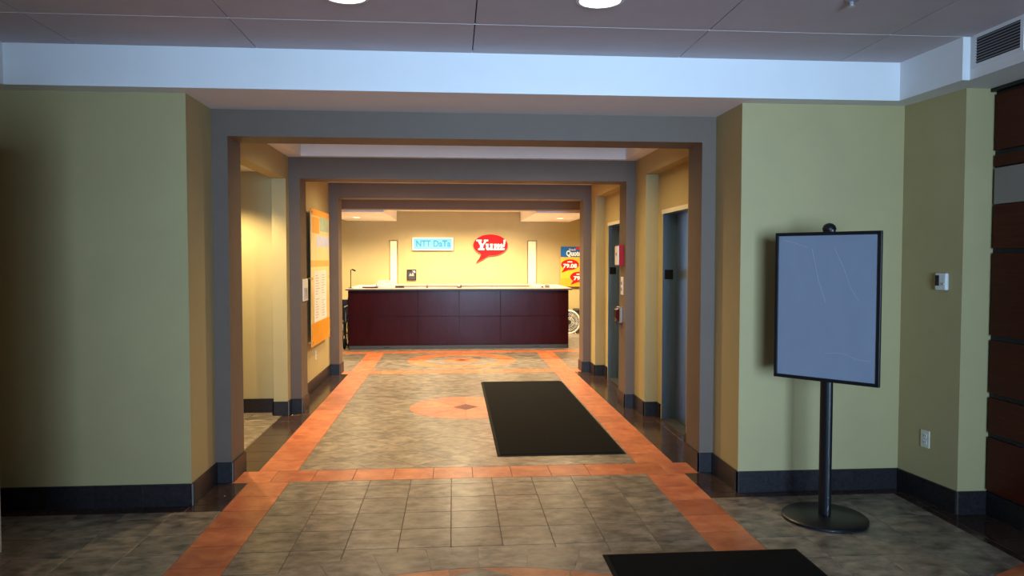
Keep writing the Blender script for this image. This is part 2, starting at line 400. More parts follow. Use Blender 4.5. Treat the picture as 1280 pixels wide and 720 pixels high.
def tray_ceiling(name, y0, y1, ty0, ty1, label, zt=3.0):
    x0, x1, tx0, tx1 = -1.95, 2.35, -1.62, 1.895
    b = B().box(x0, x1, y0, ty0, ZS, 3.1).box(x0, x1, ty1, y1, ZS, 3.1).box(x0, tx0, ty0, ty1, ZS, 3.1).box(tx1, x1, ty0, ty1, ZS, 3.1).box(tx0, tx1, ty0, ty1, zt, 3.1)
    return struct(name, b, M_white, label, 'ceiling')
tray_ceiling('ceiling_corridor', 5.98, 8.20, 6.15, 8.10, 'white tray ceiling of the first corridor bay')
tray_ceiling('ceiling_corridor.001', 8.53, 10.88, 8.70, 10.78, 'white tray ceiling of the second corridor bay')
struct('ceiling_reception', box(-4.2, 4.5, 11.2, 17.3, ZS, 2.95), M_white, 'white ceiling of the reception room', 'ceiling')
struct('ceiling_reception_drop', box(-2.425, -1.287, 13.85, 17.1, 2.55, ZS), M_white, 'white dropped ceiling box over the desk lamp end of the counter', 'soffit')
struct('ceiling_reception_drop.001', box(1.545, 2.69, 13.85, 17.1, 2.55, ZS), M_white, 'white dropped ceiling box over the stock quote poster end of the counter', 'soffit')

# first bay: side corridor on the left
struct('wall_side_corridor', box(-4.4, -1.92, 8.24, 8.53, -0.05, 2.9), M_wall, 'cream far wall of the side corridor', 'wall')
struct('wall_side_end', box(-4.4, -4.2, 5.98, 8.24, -0.05, 2.9), M_wall, 'cream end wall of the side corridor', 'wall')
struct('ceiling_side_corridor', box(-4.2, -1.92, 5.98, 8.24, 2.62, 2.75), M_white, 'white ceiling of the side corridor', 'ceiling')
struct('wall_side_pilaster', box(-1.92, -1.772, 8.055, 8.20, -0.05, 2.53), M_wall, 'cream pilaster at the side corridor opening', 'wall')
struct('wall_side_header', box(-1.92, -1.772, 5.98, 8.20, 2.53, ZS), M_wall, 'cream header over the side corridor opening', 'wall')
# second bay left wall
struct('wall_left_corridor', box(-1.98, -1.79, 8.53, 10.88, -0.05, ZS), M_wall, 'cream corridor wall behind the directory board', 'wall')
# elevator walls on the right
def lift_wall(name, y0, y1, n0, n1, d0, d1, label):
    b = B()
    b.box(2.035, 2.6, n1, y1, -0.05, ZS).box(2.035, 2.6, y0, n0, -0.05, ZS).box(2.035, 2.6, n0, n1, 2.575, ZS)
    b.box(2.172, 2.6, d1, n1, -0.05, 2.575).box(2.172, 2.6, n0, d0, -0.05, 2.575).box(2.172, 2.6, d0, d1, 2.16, 2.575)
    return struct(name, b, M_wall, label, 'wall')
lift_wall('wall_right_elevator', 5.98, 8.20, 6.33, 7.75, 6.50, 7.58, 'cream wall recessed round the elevator beside the corridor mouth')
lift_wall('wall_right_elevator.001', 8.53, 10.88, 8.90, 10.53, 9.20, 10.30, 'cream wall recessed round the elevator near the reception')
def lift(name, d0, d1, label):
    e = empty(name, (2.172, (d0 + d1) / 2, 0), 0, label, 'elevator door'); e['kind'] = 'structure'
    h = (d1 - d0) / 2
    B().box(0.0, 0.20, h - .014, h, 0, 2.16).obj('jamb', M_steel, e)
    B().box(0.0, 0.20, -h, -h + .014, 0, 2.16).obj('jamb', M_steel, e)
    B().box(0.0, 0.20, -h, h, 2.146, 2.16).obj('head_jamb', M_steel, e)
    B().box(-0.006, 0.006, -h - .03, h + .03, 2.146, 2.19).obj('casing', M_ivory, e)
    for s in (0, 1):
        a, b_ = (-h + .016, -.002) if s == 0 else (.002, h - .016)
        B().bevbox(0.14, 0.165, a, b_, 0.012, 2.143, 0.002).obj('door_leaf', M_steel, e)
    B().box(0.0, 0.17, -h + .014, h - .014, 0, 0.006).obj('threshold', M_kick, e)
    p = B().bevbox(0.018, 0.108, h - .019, h - .014, 1.468, 1.568, .0015).obj('floor_plate', M_black, e)
    return e
lift('door_1', 6.50, 7.58, 'brushed steel elevator entrance beside the corridor mouth')
lift('door_2', 9.20, 10.30, 'brushed steel elevator entrance near the reception')
# reception shell
BW = 17.1
S1, S2 = (-1.47, -1.262), (1.70, 1.935)
b = B()
for (a, c) in ((-4.2, S1[0]), (S1[1], S2[0]), (S2[1], 4.5)): b.box(a, c, BW, BW + .2, -0.05, 2.95)
for (a, c) in (S1, S2): b.box(a, c, BW, BW + .2, 2.12, 2.95).box(a, c, BW, BW + .2, -0.05, 0.4).box(a, c, BW + .06, BW + .2, .4, 2.12)
struct('wall_reception_back', b, M_wall, 'cream back wall of the reception with two tall slots', 'wall')
for k, (a, c) in enumerate((S1, S2)):
    o = struct('trim_%d' % (5 + k), box(a + .03, c - .03, BW + .045, BW + .06, .45, 2.10), M_pale, ['pale panel in the wall slot beside the cyan sign', 'pale panel in the wall slot beside the stock quote poster'][k], 'wall panel')
struct('wall_reception_left', box(-4.2, -4.0, 11.2, 17.3, -0.05, 2.95), M_wall, 'cream side wall of the reception beyond the wheelchair', 'wall')
struct('wall_reception_right', box(4.3, 4.5, 11.2, 17.3, -0.05, 2.95), M_wall, 'cream side wall of the reception beyond the fan', 'wall')

# wood panelled wall on the right of the lobby
wood = struct('wall_right_panelling', box(3.50, 3.75, -4.3, 4.57, -0.05, ZS), M_dark, 'wall of dark cherry panels with a pale metal band', 'wall')
rows = [(.165, .515, 0), (.545, .775, 0), (.805, 1.150, 0), (1.180, 1.715, 0), (1.745, 2.025, 0), (2.03, 2.262, 1), (2.27, 2.345, 0), (2.375, 2.735, 0)]
for k in range(7):
    y1 = 4.545 - 1.24 * k; y0 = max(-4.28, y1 - 1.228)
    for (z0, z1, band) in rows:
        B().bevbox(3.478, 3.502, y0, y1, z0, z1, .003).obj('metal_band' if band else 'wood_panel', M_band if band else M_cherry, wood)
tag(B().bevbox(3.455, 3.50, -4.28, 4.565, 2.752, 2.774, .003).obj('cornice', M_black, wood))

# baseboards of black granite pieces
def baseboard(name, pts, label, h=.152, th=.016):
    root = B()
    pieces = []
    for (p, q) in zip(pts[:-1], pts[1:]):
        p, q = Vector(p), Vector(q); d = (q - p); L = d.length; d.normalize(); nrm = Vector((d.y, -d.x))
        quad = [p, q, q + nrm * (th - .004), p + nrm * (th - .004)]
        root.prism([tuple(v) for v in quad], 0, h - .003)
        n = max(1, round(L / T))
        for k in range(n):
            a = p + d * (L * k / n + .001); c = p + d * (L * (k + 1) / n - .001)
            if k == n - 1: c = q + d * (0.0)
            pieces.append([tuple(v) for v in (a, c, c + nrm * th, a + nrm * th)])
    o = struct(name, root, M_grout, label, 'baseboard')
    for pc in pieces:
        B().prism(pc, 0.0005, h).obj('baseboard_piece', M_base, o)
    return o
# points run so that the room lies on the right-hand side
baseboard('baseboard_left', [(-3.03, 5.13), (-1.775, 5.13), (-1.775, 5.65), (-1.660, 5.65), (-1.660, 5.98), (-1.95, 5.98)], 'black granite baseboard round the wall left of the corridor mouth')
baseboard('baseboard_left_side', [(-3.03, 4.392), (-3.03, 5.13)], 'black granite baseboard on the side wall at the left edge')
baseboard('baseboard_side_corridor', [(-4.2, 8.24), (-1.92, 8.24)], 'black granite baseboard of the side corridor far wall')
baseboard('baseboard_pilaster', [(-1.92, 8.20), (-1.92, 8.055), (-1.772, 8.055), (-1.772, 8.20), (-1.655, 8.20), (-1.655, 8.53), (-1.79, 8.53), (-1.79, 10.88), (-1.655, 10.88), (-1.655, 11.20), (-4.0, 11.20)],
          'black granite baseboard below the directory board')
baseboard('baseboard_right', [(1.925, 5.98), (1.925, 5.65), (2.034, 5.65), (2.034, 5.13), (3.234, 5.13), (3.295, 4.57), (3.50, 4.57), (3.50, -4.2)], 'black granite baseboard below the thermostat and the cherry panels')
baseboard('baseboard_right_first', [(2.172, 7.58), (2.172, 7.75), (2.035, 7.75), (2.035, 8.20)][::-1] and [(4.3, 11.20), (1.918, 11.20), (1.918, 10.88), (2.035, 10.88), (2.035, 10.53), (2.172, 10.53), (2.172, 10.33)],
          'black granite baseboard between the elevators and the reception')
baseboard('baseboard_right_middle', [(2.172, 9.17), (2.172, 8.90), (2.035, 8.90), (2.035, 8.53), (1.930, 8.53), (1.930, 8.20), (2.035, 8.20), (2.035, 7.75), (2.172, 7.75), (2.172, 7.61)],
          'black granite baseboard between the two elevators')
baseboard('baseboard_right_mouth', [(2.172, 6.47), (2.172, 6.33), (2.035, 6.33), (2.035, 5.98)], 'black granite baseboard between the corridor mouth and the first elevator')

# ------------------------------------------------------------------ reception counter
desk = empty('reception_counter', (0.112, 13.87, 0), 0, 'long mahogany reception counter with a peach top', 'counter')
X0, X1 = -2.045, 2.045
B().box(X0, X1, .03, .20, 0.0, 1.105).box(X0, X0 + .10, .20, 1.9, 0, 1.105).box(X1 - .10, X1, .20, 1.9, 0, 1.105).obj('carcass', M_dark, desk)
jx = [X0, -0.774, -0.008, 0.767, X1]
for i in range(4):
    for (z0, z1) in ((.078, .608), (.616, 1.094)):
        B().bevbox(jx[i] + .005, jx[i + 1] - .005, .006, .03, z0, z1, .002).obj('front_panel', M_desk, desk)
    B().box(jx[i] + .003, jx[i + 1] - .003, .012, .03, .0, .072).obj('kick_plate', M_kick, desk)
for s in (-1, 1):
    x = X0 if s < 0 else X1
    B().box(min(x, x + s * .012), max(x, x + s * .012), .01, 1.9, .0, 1.094).obj('end_panel', M_desk, desk)
B().bevbox(X0 - .05, X1 + .07, -.05, .72, 1.105, 1.137, .004).bevbox(X0 - .05, X0 + .55, .72, 1.95, 1.105, 1.137, .004).bevbox(X1 - .55, X1 + .07, .72, 1.95, 1.105, 1.137, .004).obj('countertop', M_peach, desk)
B().box(X0 - .052, X1 + .072, -.053, -.048, 1.103, 1.126).obj('top_edging', M_kick, desk)
for x in (-1.35, 1.45): B().box(x - .05, x + .05, .009, .0125, .03, .045).obj('vent_slot', M_black, desk)
back = empty('back_counter', (0.12, 16.78, 0), 0, 'peach service counter along the reception back wall', 'counter')
B().box(-1.85, 1.85, -.28, .30, 0.0, 1.085).obj('body', M_peach, back)
B().bevbox(-1.88, 1.88, -.31, .30, 1.085, 1.118, .004).obj('countertop', M_peach, back)

# things on the counter
ZT = 1.137
lampg = empty('gooseneck_microphone', (-1.91, 14.0, ZT), 0, 'thin black gooseneck microphone on the counter', 'microphone')
B().lathe([(.05, 0), (.05, .01), (.012, .018)], 20).obj('base', M_black, lampg)
B().tube([(0, 0, .01), (0, 0, .30), (0, -.0, .335), (.02, -.01, .352), (.045, -.02, .345)], .007, 8).obj('neck', M_black, lampg)
B().tube([(.03, -.014, .352), (.09, -.03, .325)], .014, 10).obj('head', M_black, lampg)
tray = empty('pen_tray', (-1.56, 14.05, ZT), 0, 'low dark pen tray on the counter near the microphone', 'tray')
B().box(-.14, .14, -.05, .05, 0, .006).box(-.14, .14, -.05, -.044, 0, .028).box(-.14, .14, .044, .05, 0, .028).box(-.14, -.134, -.05, .05, 0, .028).box(.134, .14, -.05, .05, 0, .028).obj('tray_body', M_kick, tray)
B().tube([(.10, 0, .012), (.125, .0, .085)], .006, 8).obj('pen', M_ink, tray)
pp = empty('paper_stack', (-1.32, 14.35, ZT), .05, 'loose stack of white papers on the counter', 'papers')
for k in range(6):
    a = .06 * ((k * 37) % 5 - 2); c, s = math.cos(a), math.sin(a)
    B().prism([(x * c - y * s, x * s + y * c) for x, y in ((-.2 + .02 * k, -.14), (.2 - .015 * k, -.14), (.2 - .015 * k, .14), (-.2 + .02 * k, .14))], .022 * k, .022 * k + .022).obj('sheet', M_paper, pp)
sl = empty('stapler', (-1.02, 14.2, ZT), 0, 'flat black stapler beside the white papers', 'stapler')
B().bevbox(-.09, .09, -.02, .02, 0, .014, .003).obj('base', M_black, sl); B().bevbox(-.085, .08, -.017, .017, .016, .038, .006).obj('arm', M_black, sl)
pc = empty('pen_holder', (-.50, 14.15, ZT), 0, 'single dark pen in a small counter holder', 'pen holder')
B().lathe([(.025, 0), (.025, .012), (.01, .02)], 16).obj('base', M_kick, pc); B().tube([(0, 0, .015), (.003, 0, .075)], .007, 8).obj('pen', M_black, pc)
th = empty('tape_dispenser', (.11, 14.15, ZT), 0, 'small dark tape dispenser midway along the counter', 'tape dispenser')
B().prism([(-.045, -.02), (.045, -.02), (.045, .02), (-.045, .02)], 0, .02).box(.02, .04, -.018, .018, .02, .06).obj('body', M_kick, th)
B().lathe([(.022, -.012), (.022, .012)], 18, (-.01, 0, .042), 'Y').obj('tape_roll', M_ivory, th)
pc2 = empty('pen_holder', (.75, 14.15, ZT), 0, 'thin grey pen upright in a counter holder', 'pen holder')
B().lathe([(.022, 0), (.022, .01), (.01, .016)], 16).obj('base', M_ivory, pc2); B().tube([(0, 0, .012), (-.004, 0, .07)], .005, 8).obj('pen', M_ink, pc2)
bc = empty('card_holder', (1.80, 14.15, ZT), 0, 'small dark card holder on the counter near the poster', 'card holder')
B().box(-.045, .045, -.03, .03, 0, .012).box(-.045, .045, .02, .03, .012, .05).obj('holder', M_kick, bc); B().box(-.04, .04, .0, .012, .012, .045).obj('cards', M_ink, bc)
pc3 = empty('hand_bell', (1.70, 14.15, ZT), 0, 'little brown counter bell beside the card holder', 'bell')
B().lathe([(.028, 0), (.028, .008), (.02, .02), (.008, .03)], 18).obj('dome', M_umber, pc3); B().lathe([(.004, .03), (.004, .04)], 10).obj('button', M_black, pc3)

# ------------------------------------------------------------------ signs on the reception wall
def text_obj(name, body, size, ext, m, parent, loc, width=None, rot=(PI / 2, 0, 0), align='CENTER', bold=0.0):
    c = bpy.data.curves.new(name, 'FONT'); c.body = body; c.size = size; c.extrude = ext; c.align_x = align; c.align_y = 'CENTER'; c.offset = bold
    c.resolution_u = 3
    t = bpy.data.objects.new('tmp_text', c); COL.objects.link(t)
    bpy.context.view_layer.update()
    me = bpy.data.meshes.new_from_object(t); bpy.data.objects.remove(t); me.name = name
    me.materials.clear(); me.materials.append(m)
    if width:
        xs_ = [v.co.x for v in me.vertices]; k = width / (max(xs_) - min(xs_))
        for v in me.vertices: v.co.x *= k
    o = bpy.data.objects.new(name, me); COL.objects.link(o); o.parent = parent; o.location = loc; o.rotation_euler = rot; return o
WY = BW
s = empty('company_sign', (-.470, WY, 1.885), 0, 'pale cyan rectangular light box sign on the reception back wall', 'sign')
B().bevbox(-.465, .465, -.06, 0, 0, .29, .006).obj('light_box', M_paper, s)
B().box(-.435, .435, -.064, -.058, .02, .27).obj('face', M_cyan, s)
text_obj('lettering', 'NTT', .20, .004, M_cyan2, s, (-.215, -.066, .145), .33, bold=.004)
text_obj('lettering', 'DaTa', .20, .004, M_cyan2, s, (.205, -.066, .145), .39, bold=.006)

s = empty('speech_bubble_sign', (.85, WY, 1.60), 0, 'red speech bubble sign with white lettering on the reception back wall', 'sign')
bub = B(); el = []
for k in range(48):
    a = 2 * PI * k / 48; el.append((.393 * math.cos(a), .41 + .243 * math.sin(a)))
bub.plate(el, -.045, 0)
bub.plate([(-.20, .235), (-.26, .10), (-.333, .0), (-.17, .085), (-.02, .175), (-.02, .26)], -.0445, 0)
bub.obj('bubble', M_logo, s)
let = B()
def stroke(*polys):
    for p in polys:
        let.plate([(x + .13 * (z - .41), z) for x, z in p], -.056 - .0006 * (len(let.f) % 29) / 7, -.044)
def rect(x0, x1, z0, z1): return [(x0, z0), (x1, z0), (x1, z1), (x0, z1)]
zb_, xh, cap = .295, .435, .53
# Y
stroke([(-.315, cap - .02), (-.245, cap - .02), (-.185, .415), (-.185, .40), (-.235, .40)], [(-.185, .40), (-.185, .43), (-.135, cap - .02), (-.095, cap - .02), (-.165, .40)],
       rect(-.235, -.165, zb_, .415), rect(-.34, -.215, cap - .035, cap), rect(-.165, -.07, cap - .035, cap), rect(-.27, -.13, zb_, zb_ + .033))
# u
stroke(rect(-.115, -.085, xh - .03, xh), rect(-.095, -.045, zb_ + .03, xh), [(-.095, zb_ + .04), (-.075, zb_ + .005), (-.04, zb_ - .005), (.0, zb_ + .01), (.02, zb_ + .035), (.02, zb_ + .065), (-.01, zb_ + .045), (-.04, zb_ + .045), (-.045, zb_ + .06)],
       rect(.0, .05, zb_, xh), rect(-.015, .01, xh - .03, xh), rect(.04, .068, zb_, zb_ + .03))
# m
stroke(rect(.078, .10, xh - .03, xh), rect(.09, .135, zb_, xh), rect(.078, .15, zb_, zb_ + .028), rect(.165, .21, zb_, xh - .03), rect(.155, .222, zb_, zb_ + .028), rect(.238, .283, zb_, xh - .03), rect(.23, .298, zb_, zb_ + .028),
       [(.13, xh - .05), (.145, xh - .015), (.17, xh + .004), (.195, xh), (.21, xh - .03), (.21, xh - .06), (.165, xh - .05), (.15, xh - .055), (.135, xh - .08)],
       [(.205, xh - .05), (.218, xh - .015), (.243, xh + .004), (.268, xh), (.283, xh - .03), (.283, xh - .06), (.24, xh - .05), (.225, xh - .055), (.208, xh - .08)])
# !
stroke([(.285, cap), (.335, cap), (.322, zb_ + .07), (.305, zb_ + .07)], [(.315 + .023 * math.cos(2 * PI * k / 10), zb_ + .022 + .023 * math.sin(2 * PI * k / 10)) for k in range(10)])
let.obj('lettering', M_logow, s)

s = empty('quote_poster', (2.812, WY - .021, 1.05), 0, 'yellow and blue stock quote poster with red price bubbles', 'poster')
B().bevbox(-.335, .335, -.035, 0, 0, .925, .004).obj('board', M_yel, s)
B().box(-.335, .335, -.040, -.034, .685, .925).obj('header_panel', M_blue, s)
B().box(-.335, .335, -.0395, -.034, .0, .20).obj('lower_band', M_orange, s)
text_obj('lettering', 'Quotes', .17, .002, M_logow, s, (-.008, -.0425, .765), .40, bold=.006)
text_obj('lettering', 'Stock', .07, .002, M_logow, s, (-.065, -.0425, .855), .16)
B().plate([(.085 + .075 * math.cos(2 * PI * k / 20), .885 + .028 * math.sin(2 * PI * k / 20)) for k in range(20)], -.044, -.04).obj('red_mark', M_logo, s)
for (cx, cz, txt) in ((-.118, .51, '79.08'), (.095, .225, '79.6')):
    bb_ = B().plate([(cx + .208 * math.cos(2 * PI * k / 28), cz + .122 * math.sin(2 * PI * k / 28)) for k in range(28)], -.043, -.036)
    bb_.plate([(cx - .13, cz - .08), (cx - .20, cz - .185), (cx - .01, cz - .115)], -.0425, -.036)
    p = bb_.obj('price_bubble', M_logo, s)
    text_obj('price', txt, .125, .002, M_logow, p, (cx, -.045, cz - .035), .32 if len(txt) > 4 else .26, bold=.004)
    B().box(cx - .06, cx + .05, -.0455, -.0425, cz + .05, cz + .075).obj('caption_line', M_logow, p)

s = empty('picture_frame', (-.957, WY, 1.20), 0, 'small black framed picture on the wall below the cyan sign', 'picture frame')
B().box(-.105, .105, -.03, 0, 0, .018).box(-.105, .105, -.03, 0, .227, .245).box(-.105, -.087, -.03, 0, .018, .227).box(.087, .105, -.03, 0, .018, .227).obj('frame', M_black, s)
B().box(-.087, .087, -.012, 0, .018, .227).obj('picture', M_kick, s)
B().plate([(-.06, .10), (-.03, .17), (0, .12), (.03, .19), (.06, .10)], -.0145, -.012).obj('print', M_ink, s)
B().plate([(.0, .227), (.087, .227), (.087, .16)], -.0145, -.012).obj('print', M_paper, s)  # white corner triangle paints the light reflected in the picture

# ------------------------------------------------------------------ fan, ottoman, wheelchair
fan = empty('floor_fan', (2.60, 16.62, 0), 0, 'white round floor fan beside the counter end', 'fan')
B().tube([(.255 * math.cos(2 * PI * k / 40), -.02, .262 + .255 * math.sin(2 * PI * k / 40)) for k in range(40)], .021, 10, True).obj('rim', M_plastic, fan)
g = B()
for k in range(20):
    a = 2 * PI * k / 20
    g.tube([((.05 + .195 * t) * math.cos(a + .9 * t * t), -.055 + .03 * t * t, .262 + (.05 + .195 * t) * math.sin(a + .9 * t * t)) for t in (0, .25, .5, .75, 1)], .0045, 5)
for r in (.11, .18): g.tube([(r * math.cos(2 * PI * k / 32), -.05, .262 + r * math.sin(2 * PI * k / 32)) for k in range(32)], .004, 5, True)
g.obj('grille', M_plastic, fan)
B().lathe([(.05, -.065), (.045, -.058), (.05, -.03)], 20, (0, 0, .262), 'Y').obj('hub', M_kick, fan)
for k in range(5):
    a = 2 * PI * k / 5; q = []
    for (r, da, dy) in ((.05, -.2, 0), (.22, -.35, -.015), (.23, .25, .02), (.05, .25, .02)):
        q.append((r * math.cos(a + da), dy, .262 + r * math.sin(a + da)))
    B().raw(q + [(x, y + .006, z) for x, y, z in q], [(0, 1, 2, 3), (7, 6, 5, 4), (0, 4, 5, 1), (1, 5, 6, 2), (2, 6, 7, 3), (3, 7, 4, 0)]).obj('blade', M_ink, fan)
B().lathe([(.235, .0), (.235, .08), (.10, .13)], 32, (0, 0, .262), 'Y').obj('housing', M_kick, fan)
for sx in (-1, 1): B().tube([(sx * .15, -.12, .012), (sx * .15, .12, .012), (sx * .16, .05, .08), (sx * .19, .02, .12)], .011, 8).obj('foot', M_plastic, fan)
ot = empty('ottoman', (2.98, 16.86, 0), 0, 'black upholstered ottoman against the wall behind the fan', 'ottoman')
B().bevbox(-.22, .22, -.15, .2, .22, .548, .03).obj('cushion', M_vinyl, ot)
for sx in (-1, 1):
    for sy in (-.12, .17): B().tube([(sx * .19, sy, 0), (sx * .18, sy, .23)], .016, 8).obj('leg', M_black, ot)

wc = empty('wheelchair', (-2.31, 14.35, 0), 0, 'dark wheelchair parked beside the counter end', 'wheelchair')
for sx in (-1, 1):
    x = sx * .27
    w_ = B().tube([(x, .12 + .29 * math.cos(2 * PI * k / 36), .305 + .29 * math.sin(2 * PI * k / 36)) for k in range(36)], .015, 8, True).obj('wheel', M_rub, wc)
    B().tube([(x + sx * .035, .12 + .255 * math.cos(2 * PI * k / 36), .305 + .255 * math.sin(2 * PI * k / 36)) for k in range(36)], .008, 6, True).obj('hand_rim', M_chrome, w_)
    sp = B()
    for k in range(12):
        a = 2 * PI * k / 12; sp.tube([(x, .12, .305), (x, .12 + .285 * math.cos(a), .305 + .285 * math.sin(a))], .004, 5)
    sp.obj('spoke', M_chrome, w_)
    xc = sx * .28
    c_ = B().lathe([(.02, -.022), (.085, -.022), (.10, -.012), (.10, .012), (.085, .022), (.02, .022)], 28, (xc, -.36, .10), 'X').obj('caster', M_rub, wc)
    B().tube([(xc, -.36, .10), (xc, -.33, .22), (xc, -.30, .26)], .012, 8).obj('fork', M_chrome, c_)
    f_ = B().tube([(x, -.30, .24), (x, -.30, .70), (x, -.26, .745), (x, .22, .745)], .012, 8).tube([(x, .24, .18), (x, .24, .92), (x, .33, .94)], .012, 8).tube([(x, -.40, .48), (x, .24, .48)], .012, 8).tube([(x, -.40, .48), (x, -.50, .14)], .011, 8).tube([(x, -.30, .27), (x, .24, .27)], .012, 8).obj('side_frame', M_black, wc)
    B().bevbox(x - .03, x + .03, -.27, .16, .752, .79, .012).obj('armrest', M_vinyl, wc)
    B().box(x - .006, x + .006, -.28, .22, .50, .735).obj('side_panel', M_paper, wc)
    B().tube([(x, .30, .935), (x, .42, .94)], .017, 8).obj('grip', M_rub, wc)
    B().bevbox(x - sx * .16 - .07, x - sx * .16 + .07, -.58, -.44, .10, .115, .004).obj('footplate', M_kick, wc)
    B().tube([(x, -.50, .14), (x - sx * .10, -.51, .107)], .009, 8).obj('footplate_arm', M_chrome, wc)
B().bevbox(-.26, .26, -.38, .20, .468, .51, .012).obj('seat', M_vinyl, wc)
B().bevbox(-.26, .26, .215, .24, .50, .90, .01).obj('backrest', M_vinyl, wc)
B().tube([(-.27, -.05, .27), (.27, -.05, .48)], .01, 8).tube([(.27, -.02, .27), (-.27, -.02, .48)], .01, 8).obj('cross_brace', M_black, wc)

# ------------------------------------------------------------------ left corridor wall
dbd = empty('directory_board', (-1.769, 9.82, .60), 0, 'tall acrylic directory board with orange ends on metal standoffs', 'notice board')
Y0, Y1, H = -.66, .66, 1.70
B().bevbox(.038, .046, Y0, Y1, 0, H, .001).obj('board', M_acryl, dbd)
for (a, c) in ((0, .28), (.98, 1.06), (1.62, H)): B().box(.0455, .048, Y0, Y1, a, c).obj('orange_band', M_orange, dbd)
B().box(.0455, .0485, -.46, .40, .29, .93).obj('name_sheet', M_paper, dbd)
B().box(.0455, .0485, -.28, .62, 1.24, 1.38).obj('pale_blue_print', M_lilac, dbd)
B().box(.0455, .0485, -.05, .60, 1.44, 1.62).obj('teal_print', M_teal, dbd)
B().box(.0455, .0485, -.55, -.10, 1.40, 1.60).obj('orange_print', M_orange, dbd)
ln = B(); r_ = random.Random(3)
for c0 in (-.38, .05):
    for k in range(17):
        if k in (7, 8) and c0 > 0 or k == 8: continue
        z = .335 + k * .033; ln.box(.0484, .0492, c0, c0 + r_.uniform(.12, .27), z, z + .011)
tag(ln.obj('name_lines', M_line, dbd), kind='stuff')
for y in (Y0 + .05, Y1 - .05):
    for z in (.05, .84, H - .05):
        B().lathe([(.012, 0), (.012, .046), (.018, .047), (.018, .056), (.012, .058)], 16, (0, y, z), 'X').obj('standoff', M_chrome, dbd)
pl = empty('wall_placard', (-1.655, 8.42, 1.21), 0, 'white placard with a dark symbol on the portal frame', 'placard')
B().bevbox(0, .012, -.125, .125, 0, .245, .003).obj('plate', M_plastic, pl)
B().box(.0115, .0135, -.105, .105, .02, .145).obj('grey_panel', mat('pale grey print', (.45, .44, .46), .5), pl)
B().lathe([(.028, 0), (.028, .0025)], 20, (.0125, 0, .115), 'X').box(.0125, .015, -.008, .008, .05, .09).obj('symbol', M_ink, pl)

def outlet(name, loc, rz, label, cat='outlet'):
    e = empty(name, loc, rz, label, cat)                     # plate faces local -x
    B().bevbox(-.008, 0, -.040, .040, -.060, .060, .002).obj('plate', M_ivory, e)
    for z in (-.022, .022):
        s_ = B().bevbox(-.0105, -.006, -.017, .017, z - .015, z + .015, .001).obj('socket', M_plastic, e)
        B().box(-.0112, -.0100, -.009, -.006, z - .006, z + .007).box(-.0112, -.0100, .006, .009, z - .006, z + .007).obj('slot', M_black, s_)
    B().lathe([(.003, -.0095), (.003, -.007)], 10, (0, 0, 0), 'X').obj('screw', M_chrome, e)
    return e
SA = math.atan2(3.295 - 3.234, 5.13 - 4.57)
def onside(y): return 3.234 + (5.13 - y) * (3.295 - 3.234) / .56
outlet('wall_outlet', (onside(4.858), 4.858, .431), SA, 'ivory power outlet low on the side wall under the thermostat')
outlet('wall_outlet', (-1.79, 9.76, .43), PI, 'ivory power outlet below the directory board')
tm = empty('thermostat', (onside(4.728), 4.728, 1.468), SA, 'white thermostat with a dark display on the side wall', 'thermostat')
B().bevbox(-.028, 0, -.048, .048, 0, .115, .008).obj('housing', M_plastic, tm)
B().bevbox(-.0305, -.026, .008, .042, .030, .100, .001).obj('display', M_dark, tm)
B().bevbox(-.032, -.026, -.036, -.010, .035, .05, .001).obj('button', M_alu, tm)

# vent in the soffit
vt = empty('air_vent', (3.168, 4.135, 2.86), 0, 'white air vent grille with dark slats in the soffit', 'vent')
VY, VZ = .176, .155
B().box(-.006, 0, -VY - .025, VY + .025, -.022, 0).box(-.006, 0, -VY - .025, VY + .025, VZ, VZ + .022).box(-.006, 0, -VY - .025, -VY, 0, VZ).box(-.006, 0, VY, VY + .025, 0, VZ).obj('frame', M_white, vt)
B().box(-.003, -.001, -VY, VY, 0, VZ).obj('backing', M_dark, vt)
for k in range(9):
    z = .006 + k * .0168
    B().raw([(-.010, -VY, z), (-.010, VY, z), (-.003, VY, z + .006), (-.003, -VY, z + .006), (-.010, -VY, z + .0035), (-.010, VY, z + .0035), (-.003, VY, z + .0095), (-.003, -VY, z + .0095)],
            [(0, 1, 2, 3), (7, 6, 5, 4), (0, 4, 5, 1), (2, 6, 7, 3), (1, 5, 6, 2), (3, 7, 4, 0)]).obj('slat', M_ink, vt)

# items on the right reveal of the second portal
fa = empty('fire_alarm', (1.930, 8.40, 1.60), 0, 'red fire alarm with a pale strobe face on the portal frame', 'fire alarm')
B().bevbox(-.052, 0, -.085, .085, 0, .24, .004).obj('housing', M_red, fa)
B().bevbox(-.064, -.050, -.075, .085, .012, .228, .003).obj('strobe_face', M_plastic, fa)
B().bevbox(-.069, -.062, -.02, .02, .12, .15, .002).obj('strobe', M_ink, fa)
cb = empty('call_button_plate', (1.930, 8.375, 1.27), 0, 'narrow pale elevator call plate with two buttons on the portal frame', 'button plate')
B().bevbox(-.006, 0, -.06, .06, 0, .205, .002).obj('plate', M_plastic, cb)
for z in (.065, .135): B().lathe([(.02, -.013), (.02, -.005)], 18, (0, 0, z), 'X').obj('button', M_ink, cb)
ph = empty('wall_dispenser', (1.930, 8.42, .945), 0, 'silver and dark red wall dispenser under the call plate', 'dispenser')
B().bevbox(-.035, 0, -.075, .10, .0, .185, .006).obj('back_plate', M_chrome, ph)
B().raw([(-.035, -.06, .02), (-.035, .09, .02), (-.035, .09, .165), (-.035, -.06, .165), (-.066, -.03, .055), (-.066, .08, .055), (-.066, .08, .15), (-.066, -.03, .15)],
        [(0, 1, 5, 4), (1, 2, 6, 5), (2, 3, 7, 6), (3, 0, 4, 7), (4, 5, 6, 7), (3, 2, 1, 0)]).obj('cover', M_dkred, ph)
